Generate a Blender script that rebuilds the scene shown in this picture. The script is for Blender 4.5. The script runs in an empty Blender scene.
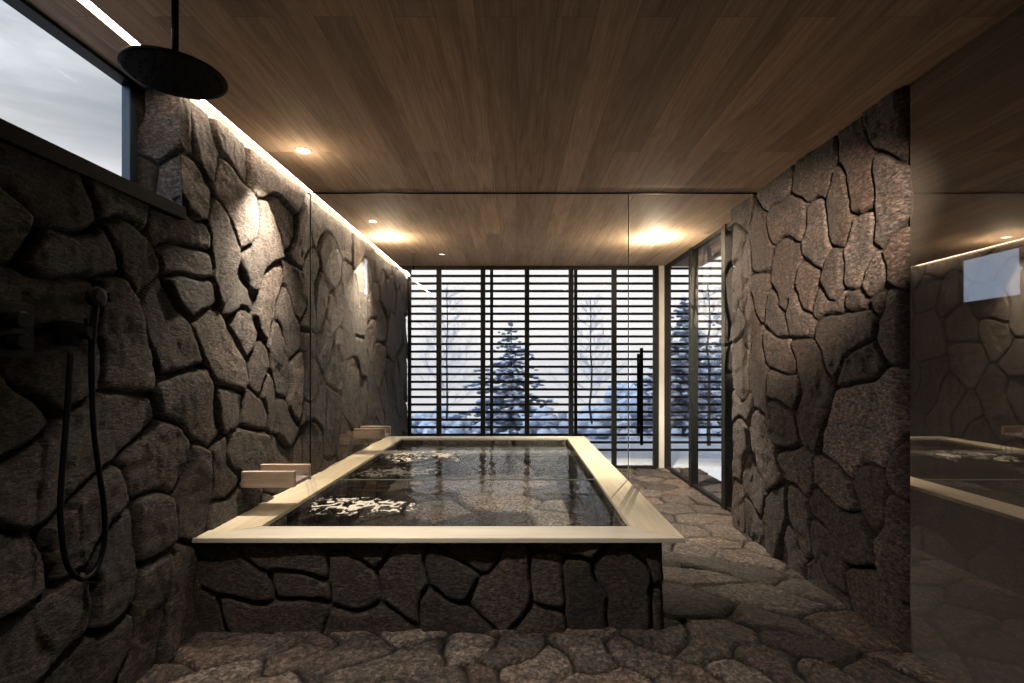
import bpy, bmesh, math, random
import numpy as np
from mathutils import Vector, Matrix, noise as mnoise

random.seed(7)
RNG = np.random.default_rng(11)
scene = bpy.context.scene
COL = scene.collection

# ------------------------------------------------------------------ camera
CX, CY, F, CAMZ = 516.0, 367.0, 512.0, 1.3        # vanishing point, focal length (px), eye height
cam_d = bpy.data.cameras.new('camera')
cam_d.sensor_width = 36.0
cam_d.lens = 36.0 * F / 1024.0
cam_d.shift_x = -(CX - 512.0) / 1024.0
cam_d.shift_y = (CY - 341.5) / 1024.0
cam_d.clip_start = 0.05
cam_d.clip_end = 400
cam = bpy.data.objects.new('camera', cam_d)
COL.objects.link(cam)
cam.location = (0, 0, CAMZ)
cam.rotation_euler = (math.pi / 2, 0, 0)
scene.camera = cam

# ------------------------------------------------------------------ node helpers
def new_mat(name):
    m = bpy.data.materials.new(name)
    m.use_nodes = True
    nt = m.node_tree
    nt.nodes.clear()
    out = nt.nodes.new('ShaderNodeOutputMaterial')
    return m, nt, out

def N(nt, typ, **kw):
    n = nt.nodes.new(typ)
    ins = kw.pop('ins', {})
    for k, v in kw.items():
        setattr(n, k, v)
    for k, v in ins.items():
        n.inputs[k].default_value = v
    return n

def L(nt, a, b):
    nt.links.new(a, b)

def ramp(nt, fac, stops):
    r = nt.nodes.new('ShaderNodeValToRGB')
    el = r.color_ramp.elements
    while len(el) < len(stops):
        el.new(0.5)
    for e, (p, c) in zip(el, stops):
        e.position = p
        e.color = (c[0], c[1], c[2], 1)
    nt.links.new(fac, r.inputs[0])
    return r

def mixc(nt, fac, a, b, blend='MIX'):
    m = nt.nodes.new('ShaderNodeMix')
    m.data_type = 'RGBA'
    m.blend_type = blend
    for sock, v in ((m.inputs[0], fac), (m.inputs[6], a), (m.inputs[7], b)):
        if hasattr(v, 'is_linked'):
            nt.links.new(v, sock)
        elif isinstance(v, (int, float)):
            sock.default_value = v
        else:
            sock.default_value = (v[0], v[1], v[2], 1)
    return m.outputs[2]

def simple(name, col, rough=0.5, metal=0.0, spec=0.5, bump=None, var=None, emit=None):
    m, nt, out = new_mat(name)
    b = N(nt, 'ShaderNodeBsdfPrincipled')
    b.inputs['Base Color'].default_value = (*col, 1)
    b.inputs['Roughness'].default_value = rough
    b.inputs['Metallic'].default_value = metal
    b.inputs['Specular IOR Level'].default_value = spec
    tc = N(nt, 'ShaderNodeTexCoord')
    if var:
        n = N(nt, 'ShaderNodeTexNoise', ins={'Scale': var[0], 'Detail': 5.0})
        L(nt, tc.outputs['Object'], n.inputs['Vector'])
        r = ramp(nt, n.outputs[0], [(0.3, [c * (1 - var[1]) for c in col]), (0.7, [min(1, c * (1 + var[1])) for c in col])])
        L(nt, r.outputs[0], b.inputs['Base Color'])
    if bump:
        n = N(nt, 'ShaderNodeTexNoise', ins={'Scale': bump[0], 'Detail': 6.0})
        L(nt, tc.outputs['Object'], n.inputs['Vector'])
        bp = N(nt, 'ShaderNodeBump', ins={'Strength': bump[1], 'Distance': bump[2]})
        L(nt, n.outputs[0], bp.inputs['Height'])
        L(nt, bp.outputs[0], b.inputs['Normal'])
    if emit:
        b.inputs['Emission Color'].default_value = (*emit[:3], 1)
        b.inputs['Emission Strength'].default_value = emit[3]
    L(nt, b.outputs[0], out.inputs[0])
    return m

def stone_mat(name, dark, mid, light, rough=0.72, spec=0.35):
    m, nt, out = new_mat(name)
    b = N(nt, 'ShaderNodeBsdfPrincipled')
    tc = N(nt, 'ShaderNodeTexCoord')
    at = N(nt, 'ShaderNodeAttribute', attribute_name='stone')      # random number of each stone
    aj = N(nt, 'ShaderNodeAttribute', attribute_name='joint')      # 1 in the mortar joints
    # every stone has its own grain direction: shift the texture by the stone's number
    off = N(nt, 'ShaderNodeVectorMath', operation='SCALE')
    cmb = N(nt, 'ShaderNodeCombineXYZ')
    L(nt, at.outputs['Fac'], cmb.inputs[0]); L(nt, at.outputs['Fac'], cmb.inputs[1]); L(nt, at.outputs['Fac'], cmb.inputs[2])
    L(nt, cmb.outputs[0], off.inputs[0]); off.inputs['Scale'].default_value = 37.0
    pos = N(nt, 'ShaderNodeVectorMath', operation='ADD')
    L(nt, tc.outputs['Object'], pos.inputs[0]); L(nt, off.outputs[0], pos.inputs[1])
    base = ramp(nt, at.outputs['Fac'], [(0.0, dark), (0.45, mid), (1.0, light)])
    n1 = N(nt, 'ShaderNodeTexNoise', ins={'Scale': 5.0, 'Detail': 8.0, 'Roughness': 0.65, 'Distortion': 0.6})
    L(nt, pos.outputs[0], n1.inputs['Vector'])
    v1 = ramp(nt, n1.outputs[0], [(0.28, (0.62, 0.58, 0.55)), (0.5, (1.0, 0.94, 0.90)), (0.72, (1.4, 1.28, 1.18))])
    c = mixc(nt, 1.0, base.outputs[0], v1.outputs[0], 'MULTIPLY')
    n2 = N(nt, 'ShaderNodeTexNoise', ins={'Scale': 1.7, 'Detail': 3.0})
    L(nt, pos.outputs[0], n2.inputs['Vector'])
    rust = ramp(nt, n2.outputs[0], [(0.45, (1, 1, 1)), (0.7, (1.14, 0.95, 0.84))])
    c = mixc(nt, 1.0, c, rust.outputs[0], 'MULTIPLY')
    grain = N(nt, 'ShaderNodeMapping')
    grain.inputs['Rotation'].default_value = (0.5, 0.4, 0.7)
    grain.inputs['Scale'].default_value = (1.0, 1.0, 2.2)
    L(nt, pos.outputs[0], grain.inputs['Vector'])
    n5 = N(nt, 'ShaderNodeTexNoise', ins={'Scale': 42.0, 'Detail': 7.0, 'Roughness': 0.75, 'Distortion': 0.5})
    L(nt, grain.outputs[0], n5.inputs['Vector'])
    v5 = ramp(nt, n5.outputs[0], [(0.37, (0.20, 0.19, 0.18)), (0.5, (0.92, 0.92, 0.92)), (0.62, (2.6, 2.5, 2.45))])
    c = mixc(nt, 1.0, c, v5.outputs[0], 'MULTIPLY')
    c = mixc(nt, aj.outputs['Fac'], c, (0.008, 0.007, 0.006))
    L(nt, c, b.inputs['Base Color'])
    b.inputs['Roughness'].default_value = rough
    b.inputs['Specular IOR Level'].default_value = spec
    # chiselled grain
    mp = N(nt, 'ShaderNodeMapping')
    mp.inputs['Rotation'].default_value = (0.5, 0.4, 0.7)
    mp.inputs['Scale'].default_value = (1.0, 1.0, 2.6)
    L(nt, pos.outputs[0], mp.inputs['Vector'])
    n3 = N(nt, 'ShaderNodeTexNoise', ins={'Scale': 26.0, 'Detail': 8.0, 'Roughness': 0.7, 'Distortion': 0.8})
    L(nt, mp.outputs[0], n3.inputs['Vector'])
    n4 = N(nt, 'ShaderNodeTexNoise', ins={'Scale': 150.0, 'Detail': 4.0})
    L(nt, mp.outputs[0], n4.inputs['Vector'])
    ad = N(nt, 'ShaderNodeMath', operation='MULTIPLY_ADD')
    L(nt, n4.outputs[0], ad.inputs[0]); ad.inputs[1].default_value = 0.35; L(nt, n3.outputs[0], ad.inputs[2])
    bp = N(nt, 'ShaderNodeBump', ins={'Strength': 1.0, 'Distance': 0.03})
    L(nt, ad.outputs[0], bp.inputs['Height'])
    L(nt, bp.outputs[0], b.inputs['Normal'])
    L(nt, b.outputs[0], out.inputs[0])
    return m

def wood_mat(name, cols, plank=None, grain_axis=1, scale=1.0, rough=0.45, spec=0.4, gap=(0.10, 0.07, 0.05), fine_dark=0.72):
    """procedural boards: plank = (length, width) along the grain axis and across it"""
    m, nt, out = new_mat(name)
    b = N(nt, 'ShaderNodeBsdfPrincipled')
    tc = N(nt, 'ShaderNodeTexCoord')
    sep = N(nt, 'ShaderNodeSeparateXYZ')
    L(nt, tc.outputs['Object'], sep.inputs[0])
    cmb = N(nt, 'ShaderNodeCombineXYZ')
    order = {0: (0, 1, 2), 1: (1, 0, 2), 2: (2, 0, 1)}[grain_axis]
    for i, a in enumerate(order):
        L(nt, sep.outputs[a], cmb.inputs[i])
    vec = cmb.outputs[0]
    tone = None
    if plank:
        br = N(nt, 'ShaderNodeTexBrick', offset=0.37, offset_frequency=2)
        br.inputs['Color1'].default_value = (0, 0, 0, 1)
        br.inputs['Color2'].default_value = (1, 1, 1, 1)
        br.inputs['Mortar'].default_value = (0.5, 0.5, 0.5, 1)
        br.inputs['Scale'].default_value = 1.0
        br.inputs['Mortar Size'].default_value = 0.0007
        br.inputs['Brick Width'].default_value = plank[0]
        br.inputs['Row Height'].default_value = plank[1]
        L(nt, vec, br.inputs['Vector'])
        tone = br.outputs['Color']
        sc = N(nt, 'ShaderNodeVectorMath', operation='SCALE'); sc.inputs['Scale'].default_value = 9.0
        L(nt, tone, sc.inputs[0])
        ad = N(nt, 'ShaderNodeVectorMath', operation='ADD')
        L(nt, vec, ad.inputs[0]); L(nt, sc.outputs[0], ad.inputs[1])
        gvec = ad.outputs[0]
    else:
        gvec = vec
    mp = N(nt, 'ShaderNodeMapping')
    mp.inputs['Scale'].default_value = (0.9 * scale, 9.0 * scale, 9.0 * scale)
    L(nt, gvec, mp.inputs['Vector'])
    n1 = N(nt, 'ShaderNodeTexNoise', ins={'Scale': 1.6, 'Detail': 6.0, 'Roughness': 0.6, 'Distortion': 1.2})
    L(nt, mp.outputs[0], n1.inputs['Vector'])
    mp2 = N(nt, 'ShaderNodeMapping')
    mp2.inputs['Scale'].default_value = (2.0 * scale, 70.0 * scale, 70.0 * scale)
    L(nt, gvec, mp2.inputs['Vector'])
    n2 = N(nt, 'ShaderNodeTexNoise', ins={'Scale': 1.5, 'Detail': 5.0, 'Roughness': 0.7})
    L(nt, mp2.outputs[0], n2.inputs['Vector'])
    c = ramp(nt, n1.outputs[0], [(0.28, cols[0]), (0.5, cols[1]), (0.75, cols[2])]).outputs[0]
    fine = ramp(nt, n2.outputs[0], [(0.3, (fine_dark, fine_dark - 0.02, fine_dark - 0.04)), (0.6, (1.06, 1.05, 1.04))]).outputs[0]
    c = mixc(nt, 1.0, c, fine, 'MULTIPLY')
    if plank:
        tr = ramp(nt, tone, [(0.0, (0.80, 0.79, 0.78)), (0.5, (1.0, 1.0, 1.0)), (1.0, (1.2, 1.17, 1.12))]).outputs[0]
        c = mixc(nt, 1.0, c, tr, 'MULTIPLY')
        c = mixc(nt, br.outputs['Fac'], c, gap)
    L(nt, c, b.inputs['Base Color'])
    b.inputs['Roughness'].default_value = rough
    b.inputs['Specular IOR Level'].default_value = spec
    bp = N(nt, 'ShaderNodeBump', ins={'Strength': 0.25, 'Distance': 0.002})
    L(nt, n2.outputs[0], bp.inputs['Height'])
    L(nt, bp.outputs[0], b.inputs['Normal'])
    L(nt, b.outputs[0], out.inputs[0])
    return m

def glass_mat(name, tint=(0.97, 0.98, 0.97), ior=1.45, gloss=(1, 1, 1), coat=0.0):
    m, nt, out = new_mat(name)
    tr = N(nt, 'ShaderNodeBsdfTransparent'); tr.inputs[0].default_value = (*tint, 1)
    gl = N(nt, 'ShaderNodeBsdfGlossy'); gl.inputs['Color'].default_value = (*gloss, 1); gl.inputs['Roughness'].default_value = 0.0
    fr = N(nt, 'ShaderNodeFresnel'); fr.inputs['IOR'].default_value = ior
    # the pane is solid: use the same reflectance from inside
    geo = N(nt, 'ShaderNodeNewGeometry')
    inv = N(nt, 'ShaderNodeMath', operation='SUBTRACT'); inv.inputs[0].default_value = 1.0
    L(nt, geo.outputs['Backfacing'], inv.inputs[1])
    mul = N(nt, 'ShaderNodeMath', operation='MULTIPLY')
    ct = N(nt, 'ShaderNodeMath', operation='MAXIMUM'); ct.inputs[1].default_value = coat     # reflective coating
    L(nt, fr.outputs[0], ct.inputs[0])
    L(nt, ct.outputs[0], mul.inputs[0]); L(nt, inv.outputs[0], mul.inputs[1])
    mx = N(nt, 'ShaderNodeMixShader')
    L(nt, mul.outputs[0], mx.inputs[0]); L(nt, tr.outputs[0], mx.inputs[1]); L(nt, gl.outputs[0], mx.inputs[2])
    L(nt, mx.outputs[0], out.inputs[0])
    return m

def emit_mat(name, col, s):
    m, nt, out = new_mat(name)
    e = N(nt, 'ShaderNodeEmission'); e.inputs[0].default_value = (*col, 1); e.inputs[1].default_value = s
    L(nt, e.outputs[0], out.inputs[0])
    return m

# ------------------------------------------------------------------ materials
M = {}
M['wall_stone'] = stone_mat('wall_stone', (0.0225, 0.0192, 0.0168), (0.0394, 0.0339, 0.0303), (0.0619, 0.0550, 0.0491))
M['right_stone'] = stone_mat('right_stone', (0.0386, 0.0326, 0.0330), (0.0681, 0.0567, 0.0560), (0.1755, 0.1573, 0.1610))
M['floor_stone'] = stone_mat('floor_stone', (0.0370, 0.0322, 0.0312), (0.0706, 0.0621, 0.0576), (0.1210, 0.1069, 0.0996), rough=0.6)
M['basin_stone'] = stone_mat('basin_stone', (0.03, 0.031, 0.032), (0.075, 0.076, 0.078), (0.16, 0.162, 0.165))
M['tub_stone'] = stone_mat('tub_stone', (0.0263, 0.0229, 0.0212), (0.0467, 0.0396, 0.0368), (0.0688, 0.0598, 0.0552))
M['ceiling_wood'] = wood_mat('ceiling_wood', ((0.375, 0.268, 0.192), (0.51, 0.382, 0.284), (0.62, 0.48, 0.37)), plank=(1.9, 0.15), grain_axis=1, rough=0.75, spec=0.12)
M['rim_wood_x'] = wood_mat('rim_wood_x', ((0.44, 0.41, 0.345), (0.49, 0.465, 0.40), (0.53, 0.51, 0.45)), grain_axis=0, rough=0.5, spec=0.3, scale=0.7, fine_dark=0.9)
M['rim_wood_y'] = wood_mat('rim_wood_y', ((0.46, 0.385, 0.275), (0.53, 0.465, 0.35), (0.58, 0.525, 0.42)), grain_axis=1, rough=0.5, spec=0.3, scale=0.7, fine_dark=0.9)
M['spout_wood'] = wood_mat('spout_wood', ((0.36, 0.27, 0.215), (0.46, 0.365, 0.30), (0.55, 0.45, 0.385)), grain_axis=0, rough=0.5, spec=0.3, scale=1.6)
M['black_metal'] = simple('black_metal', (0.004, 0.004, 0.004), rough=0.5, spec=0.08, var=(30, 0.2))
M['louvre_metal'] = simple('louvre_metal', (0.006, 0.005, 0.005), rough=0.6, spec=0.1, var=(12, 0.25))
M['frame_metal'] = simple('frame_metal', (0.008, 0.009, 0.008), rough=0.5, spec=0.2, var=(12, 0.25))
M['window_metal'] = simple('window_metal', (0.012, 0.022, 0.028), rough=0.4, spec=0.3, var=(12, 0.2))
M['pale_metal'] = simple('pale_metal', (0.62, 0.57, 0.53), rough=0.5, spec=0.4, var=(9, 0.06))
M['white_metal'] = simple('white_metal', (0.75, 0.72, 0.68), rough=0.4, var=(20, 0.05))
M['rubber'] = simple('rubber', (0.004, 0.004, 0.004), rough=0.5, spec=0.08, var=(60, 0.3))
M['plaster'] = simple('plaster', (0.07, 0.058, 0.05), rough=0.8, bump=(12, 0.4, 0.01), var=(2.5, 0.25))
M['snow'] = simple('snow', (0.76, 0.77, 0.82), rough=0.75, bump=(5, 0.6, 0.05), var=(0.8, 0.12))
M['needles'] = simple('needles', (0.16, 0.175, 0.22), rough=0.8, var=(7, 0.5), bump=(25, 0.8, 0.05))
M['frost'] = simple('frost', (0.44, 0.47, 0.56), rough=0.8, var=(3, 0.3))
M['bark'] = simple('bark', (0.05, 0.045, 0.05), rough=0.85, var=(14, 0.4))
M['foam'] = simple('foam', (0.66, 0.63, 0.57), rough=0.5, bump=(60, 0.6, 0.01), var=(25, 0.08))
M['glass'] = glass_mat('glass', tint=(0.97, 0.98, 0.97), ior=1.5, coat=0.22)
M['clear_glass'] = glass_mat('clear_glass', tint=(0.97, 0.98, 0.985), ior=1.04)
M['window_glass'] = glass_mat('window_glass', tint=(0.97, 0.98, 0.985), ior=1.2)
M['green_edge'] = simple('green_edge', (0.18, 0.24, 0.19), rough=0.3, var=(15, 0.1))

def mirror_mat():
    m, nt, out = new_mat('smoked_mirror')
    gl = N(nt, 'ShaderNodeBsdfGlossy'); gl.inputs['Color'].default_value = (0.39, 0.37, 0.355, 1); gl.inputs['Roughness'].default_value = 0.0
    df = N(nt, 'ShaderNodeBsdfDiffuse')
    tc = N(nt, 'ShaderNodeTexCoord')
    n = N(nt, 'ShaderNodeTexNoise', ins={'Scale': 2.0, 'Detail': 3.0}); L(nt, tc.outputs['Object'], n.inputs['Vector'])
    r = ramp(nt, n.outputs[0], [(0.3, (0.22, 0.19, 0.17)), (0.7, (0.27, 0.24, 0.215))]); L(nt, r.outputs[0], df.inputs[0])
    ad = N(nt, 'ShaderNodeMixShader'); ad.inputs[0].default_value = 0.25
    L(nt, gl.outputs[0], ad.inputs[1]); L(nt, df.outputs[0], ad.inputs[2])
    L(nt, ad.outputs[0], out.inputs[0])
    return m
M['mirror'] = mirror_mat()

def water_mat():
    m, nt, out = new_mat('bath_water')
    tr = N(nt, 'ShaderNodeBsdfTransparent'); tr.inputs[0].default_value = (0.80, 0.80, 0.78, 1)
    gl = N(nt, 'ShaderNodeBsdfGlossy'); gl.inputs['Roughness'].default_value = 0.02
    gl.inputs['Color'].default_value = (0.9, 0.9, 0.9, 1)
    fr = N(nt, 'ShaderNodeFresnel'); fr.inputs['IOR'].default_value = 1.2
    tc = N(nt, 'ShaderNodeTexCoord')
    n1 = N(nt, 'ShaderNodeTexNoise', ins={'Scale': 7.0, 'Detail': 3.0, 'Distortion': 0.8})
    L(nt, tc.outputs['Object'], n1.inputs['Vector'])
    bp = N(nt, 'ShaderNodeBump', ins={'Strength': 0.35, 'Distance': 0.012})
    L(nt, n1.outputs[0], bp.inputs['Height'])
    L(nt, bp.outputs[0], gl.inputs['Normal']); L(nt, bp.outputs[0], fr.inputs['Normal'])
    mx = N(nt, 'ShaderNodeMixShader')
    L(nt, fr.outputs[0], mx.inputs[0]); L(nt, tr.outputs[0], mx.inputs[1]); L(nt, gl.outputs[0], mx.inputs[2])
    L(nt, mx.outputs[0], out.inputs[0])
    return m
M['water'] = water_mat()

# ------------------------------------------------------------------ object helpers
def link_mesh(name, me, mat, parent=None, smooth=False):
    o = bpy.data.objects.new(name, me)
    COL.objects.link(o)
    if mat is not None:
        me.materials.append(M[mat])
    if smooth:
        me.polygons.foreach_set('use_smooth', [True] * len(me.polygons))
    if parent:
        o.parent = parent
    return o

def obj(name, bm, mat, parent=None, smooth=False):
    bm.normal_update()
    me = bpy.data.meshes.new(name)
    bm.to_mesh(me)
    bm.free()
    return link_mesh(name, me, mat, parent, smooth)

def tag(o, label, cat, group=None, kind=None):
    o['label'] = label
    o['category'] = cat
    if group: o['group'] = group
    if kind: o['kind'] = kind
    return o

def struct(o):
    o['kind'] = 'structure'
    return o

def empty(name, loc=(0, 0, 0)):
    o = bpy.data.objects.new(name, None)
    o.empty_display_size = 0.1
    COL.objects.link(o)
    o.location = loc
    return o

def box(bm, x0, x1, y0, y1, z0, z1, bev=0.0):
    vs = [bm.verts.new((x, y, z)) for x in (x0, x1) for y in (y0, y1) for z in (z0, z1)]
    q = [(0, 1, 3, 2), (4, 6, 7, 5), (0, 4, 5, 1), (2, 3, 7, 6), (0, 2, 6, 4), (1, 5, 7, 3)]
    fs = [bm.faces.new([vs[i] for i in f]) for f in q]
    if bev > 0:
        ed = list({e for f in fs for e in f.edges})
        bmesh.ops.bevel(bm, geom=ed, offset=bev, segments=2, affect='EDGES', profile=0.5)

def tube(bm, pts, rad, seg=10, cap=True):
    pts = [Vector(p) for p in pts]
    rads = rad if isinstance(rad, (list, tuple)) else [rad] * len(pts)
    rings = []
    up = Vector((0.13, 0.31, 0.94))
    for i, p in enumerate(pts):
        t = (pts[min(i + 1, len(pts) - 1)] - pts[max(i - 1, 0)]).normalized()
        a = t.cross(up)
        if a.length < 1e-3:
            a = t.cross(Vector((1, 0, 0)))
        a.normalize()
        b = t.cross(a).normalized()
        rings.append([bm.verts.new(p + (a * math.cos(2 * math.pi * k / seg) + b * math.sin(2 * math.pi * k / seg)) * rads[i]) for k in range(seg)])
    for r0, r1 in zip(rings, rings[1:]):
        for k in range(seg):
            bm.faces.new((r0[k], r0[(k + 1) % seg], r1[(k + 1) % seg], r1[k]))
    if cap:
        bm.faces.new(list(reversed(rings[0])))
        bm.faces.new(rings[-1])

def lathe(bm, c, prof, seg=40, axis='z'):
    """prof = [(radius, height)], closed at both ends"""
    c = Vector(c)
    rings = []
    for r, h in prof:
        ring = []
        for k in range(seg):
            a = 2 * math.pi * k / seg
            if axis == 'z': v = Vector((r * math.cos(a), r * math.sin(a), h))
            elif axis == 'x': v = Vector((h, r * math.cos(a), r * math.sin(a)))
            else: v = Vector((r * math.cos(a), h, r * math.sin(a)))
            ring.append(bm.verts.new(c + v))
        rings.append(ring)
    for r0, r1 in zip(rings, rings[1:]):
        for k in range(seg):
            bm.faces.new((r0[k], r0[(k + 1) % seg], r1[(k + 1) % seg], r1[k]))
    bm.faces.new(rings[0]); bm.faces.new(rings[-1])
    bmesh.ops.recalc_face_normals(bm, faces=bm.faces[:])

def crv(pts, n=8):
    """Catmull-Rom through the points"""
    P = [Vector(p) for p in pts]
    P = [2 * P[0] - P[1]] + P + [2 * P[-1] - P[-2]]
    out = []
    for i in range(1, len(P) - 2):
        for k in range(n):
            t = k / n
            a, b, c, d = P[i - 1], P[i], P[i + 1], P[i + 2]
            out.append(0.5 * ((2 * b) + (c - a) * t + (2 * a - 5 * b + 4 * c - d) * t * t + (3 * b - a - 3 * c + d) * t ** 3))
    out.append(P[-2])
    return out

# ------------------------------------------------------------------ stonework
def vnoise(x, y, seed):
    """smooth value noise on arrays, range -1..1"""
    r = np.random.default_rng(seed)
    T = r.uniform(-1, 1, (64, 64))
    xi = np.floor(x).astype(int); yi = np.floor(y).astype(int)
    fx = x - xi; fy = y - yi
    fx = fx * fx * (3 - 2 * fx); fy = fy * fy * (3 - 2 * fy)
    a = T[xi % 64, yi % 64]; b = T[(xi + 1) % 64, yi % 64]
    c = T[xi % 64, (yi + 1) % 64]; d = T[(xi + 1) % 64, (yi + 1) % 64]
    return (a * (1 - fx) + b * fx) * (1 - fy) + (c * (1 - fx) + d * fx) * fy

def fbm(x, y, sc, seed, o=4):
    s = 0; a = 1.0; t = 0
    for k in range(o):
        s = s + a * vnoise(x * sc * 2 ** k + 3.7 * k, y * sc * 2 ** k + 9.1 * k, seed + k)
        t += a; a *= 0.5
    return s / t

def polydist(px, py, poly):
    best = None
    if len(poly) == 1:
        return np.hypot(px - poly[0][0], py - poly[0][1])
    for (ax, ay), (bx, by) in zip(poly, poly[1:]):
        dx, dy = bx - ax, by - ay
        l2 = dx * dx + dy * dy + 1e-12
        t = np.clip(((px - ax) * dx + (py - ay) * dy) / l2, 0, 1)
        d = np.hypot(px - ax - t * dx, py - ay - t * dy)
        best = d if best is None else np.minimum(best, d)
    return best

def fill_seeds(seeds, u0, u1, v0, v1, mind, seed, stretch=1.0, tries=4000, skip=None):
    """where the photo shows no stone outline, lay more stones of the same size"""
    r = random.Random(seed)
    S = list(seeds)
    flat = np.array([p for s in S for p in s] or [(1e3, 1e3)])
    for _ in range(tries):
        u = r.uniform(u0, u1); v = r.uniform(v0, v1)
        if skip and skip(u, v): continue
        if np.min(np.hypot((flat[:, 0] - u) / stretch, flat[:, 1] - v)) < mind: continue
        a = r.uniform(0, math.pi); l = mind * r.uniform(0.12, 0.38)
        s = [(u - l * math.cos(a) * stretch, v - l * math.sin(a)), (u + l * math.cos(a) * stretch, v + l * math.sin(a))]
        S.append(s)
        flat = np.vstack([flat, s])
    return S

def stones(U, V, seeds, seed, depth=0.045, groove=0.0045, round_=0.045, warp=0.02, tilt=0.07, joint=0.006, tones=None):
    """height, stone number and joint mask on a grid (U, V in metres)"""
    wu = U + warp * fbm(U, V, 3.5, seed) + warp * 0.35 * fbm(U, V, 14, seed + 20)
    wv = V + warp * fbm(U, V, 3.5, seed + 50) + warp * 0.35 * fbm(U, V, 14, seed + 70)
    d1 = np.full(U.shape, 1e9); d2 = np.full(U.shape, 1e9); idx = np.zeros(U.shape, int)
    for i, s in enumerate(seeds):
        d = polydist(wu, wv, s)
        closer = d < d1
        d2 = np.where(closer, d1, np.minimum(d2, d))
        idx = np.where(closer, i, idx)
        d1 = np.where(closer, d, d1)
    e = (d2 - d1) * 0.5
    r = np.random.default_rng(seed)
    n = len(seeds)
    rid = r.uniform(0, 1, n); off = r.uniform(-1, 1, n); tu = r.uniform(-1, 1, n); tv = r.uniform(-1, 1, n)
    if tones: rid *= 0.6
    for k_, t_ in (tones or {}).items(): rid[k_] = t_
    cu = np.array([np.mean([p[0] for p in s]) for s in seeds]); cv = np.array([np.mean([p[1] for p in s]) for s in seeds])
    t = np.clip((e - groove) / round_, 0, 1)
    prof = 1 - (1 - t) ** 2.5
    face = depth + off[idx] * depth * 0.22 + np.clip((tu[idx] * (U - cu[idx]) + tv[idx] * (V - cv[idx])) * tilt, -0.3 * depth, 0.3 * depth)
    face = face + depth * 0.22 * fbm(U + 7 * rid[idx], V, 5.0, seed + 90) + depth * 0.15 * fbm(U * 1.5 + 5 * rid[idx], V * 0.9 + 5 * rid[idx], 24.0, seed + 95, 3)
    rg = 1 - np.abs(fbm(U * 1.0 + 11 * rid[idx], V * 1.6 + 3 * rid[idx], 7.0, seed + 120, 4)) * 2
    face = face + depth * 0.12 * rg
    h = prof * face
    jm = 1 - np.clip((e - joint * 0.3) / (joint * 0.9), 0, 1)
    return h, rid[idx], jm

def grid_mesh(name, P, rid, jm, mat, parent=None, keep=None, flip=False):
    """P: (n, m, 3) positions"""
    n, m = P.shape[:2]
    i = np.arange(n * m).reshape(n, m)
    q = np.stack([i[:-1, :-1], i[1:, :-1], i[1:, 1:], i[:-1, 1:]], axis=-1).reshape(-1, 4)
    if flip: q = q[:, ::-1]
    if keep is not None:
        q = q[keep.reshape(-1)]
    used = np.zeros(n * m, bool); used[q.reshape(-1)] = True
    remap = np.cumsum(used) - 1
    q = remap[q]
    co = P.reshape(-1, 3)[used]
    me = bpy.data.meshes.new(name)
    me.vertices.add(len(co)); me.vertices.foreach_set('co', co.astype(np.float32).reshape(-1))
    me.loops.add(len(q) * 4); me.loops.foreach_set('vertex_index', q.astype(np.int32).reshape(-1))
    me.polygons.add(len(q)); me.polygons.foreach_set('loop_start', np.arange(0, len(q) * 4, 4, dtype=np.int32))
    me.update(calc_edges=True)
    a = me.attributes.new('stone', 'FLOAT', 'POINT'); a.data.foreach_set('value', rid.reshape(-1)[used].astype(np.float32))
    a = me.attributes.new('joint', 'FLOAT', 'POINT'); a.data.foreach_set('value', jm.reshape(-1)[used].astype(np.float32))
    return link_mesh(name, me, mat, parent, smooth=True)

def pathpoint(path, u):
    """path: list of (x, y) corners; returns positions and outward normals (left-hand side) at arc lengths u, corners softened"""
    pts = np.array(path, float)
    seg = np.diff(pts, axis=0); ln = np.hypot(seg[:, 0], seg[:, 1]); cum = np.concatenate([[0], np.cumsum(ln)])
    def pos(t):
        t = np.clip(t, 0, cum[-1])
        return np.stack([np.interp(t, cum, pts[:, 0]), np.interp(t, cum, pts[:, 1])], -1)
    r = 0.03
    p = (pos(u - r) + 2 * pos(u) + pos(u + r)) / 4
    inside = (u > r) & (u < cum[-1] - r)
    p = np.where(inside[:, None], p, pos(u))
    e = 0.02
    d = pos(u + e) - pos(u - e)
    nrm = np.stack([-d[:, 1], d[:, 0]], -1); nrm /= np.linalg.norm(nrm, axis=1, keepdims=True) + 1e-9
    return p, nrm, cum

def stone_wall(name, path, z0, z1, seeds, seed, mat, step=0.013, parent=None, keepfn=None, side=1, **kw):
    length = float(np.sum(np.hypot(*np.diff(np.array(path, float), axis=0).T)))
    u = np.linspace(0, length, int(length / step) + 1); v = np.linspace(z0, z1, int((z1 - z0) / step) + 1)
    U, V = np.meshgrid(u, v, indexing='ij')
    h, rid, jm = stones(U, V, seeds, seed, **kw)
    p, nrm, cum = pathpoint(path, u)
    P = np.zeros(U.shape + (3,))
    P[..., 0] = p[:, 0][:, None] + side * nrm[:, 0][:, None] * h
    P[..., 1] = p[:, 1][:, None] + side * nrm[:, 1][:, None] * h
    P[..., 2] = V
    keep = None
    if keepfn:
        um = (u[:-1] + u[1:]) / 2; vm = (v[:-1] + v[1:]) / 2
        keep = keepfn(*np.meshgrid(um, vm, indexing='ij'))
    return grid_mesh(name, P, rid, jm, mat, parent, keep, flip=(side < 0))

# ================================================================== SETTING
XL, XR = -1.60, 1.82          # backs of the left and right stonework
H = 2.6
YEND = 7.36                   # the left wall runs on past the glazing
YG = 6.60                     # back glazing
YS = 2.38                     # end of the high window / near end of the right wall
Y0 = -1.6                     # rear wall behind the camera

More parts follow.
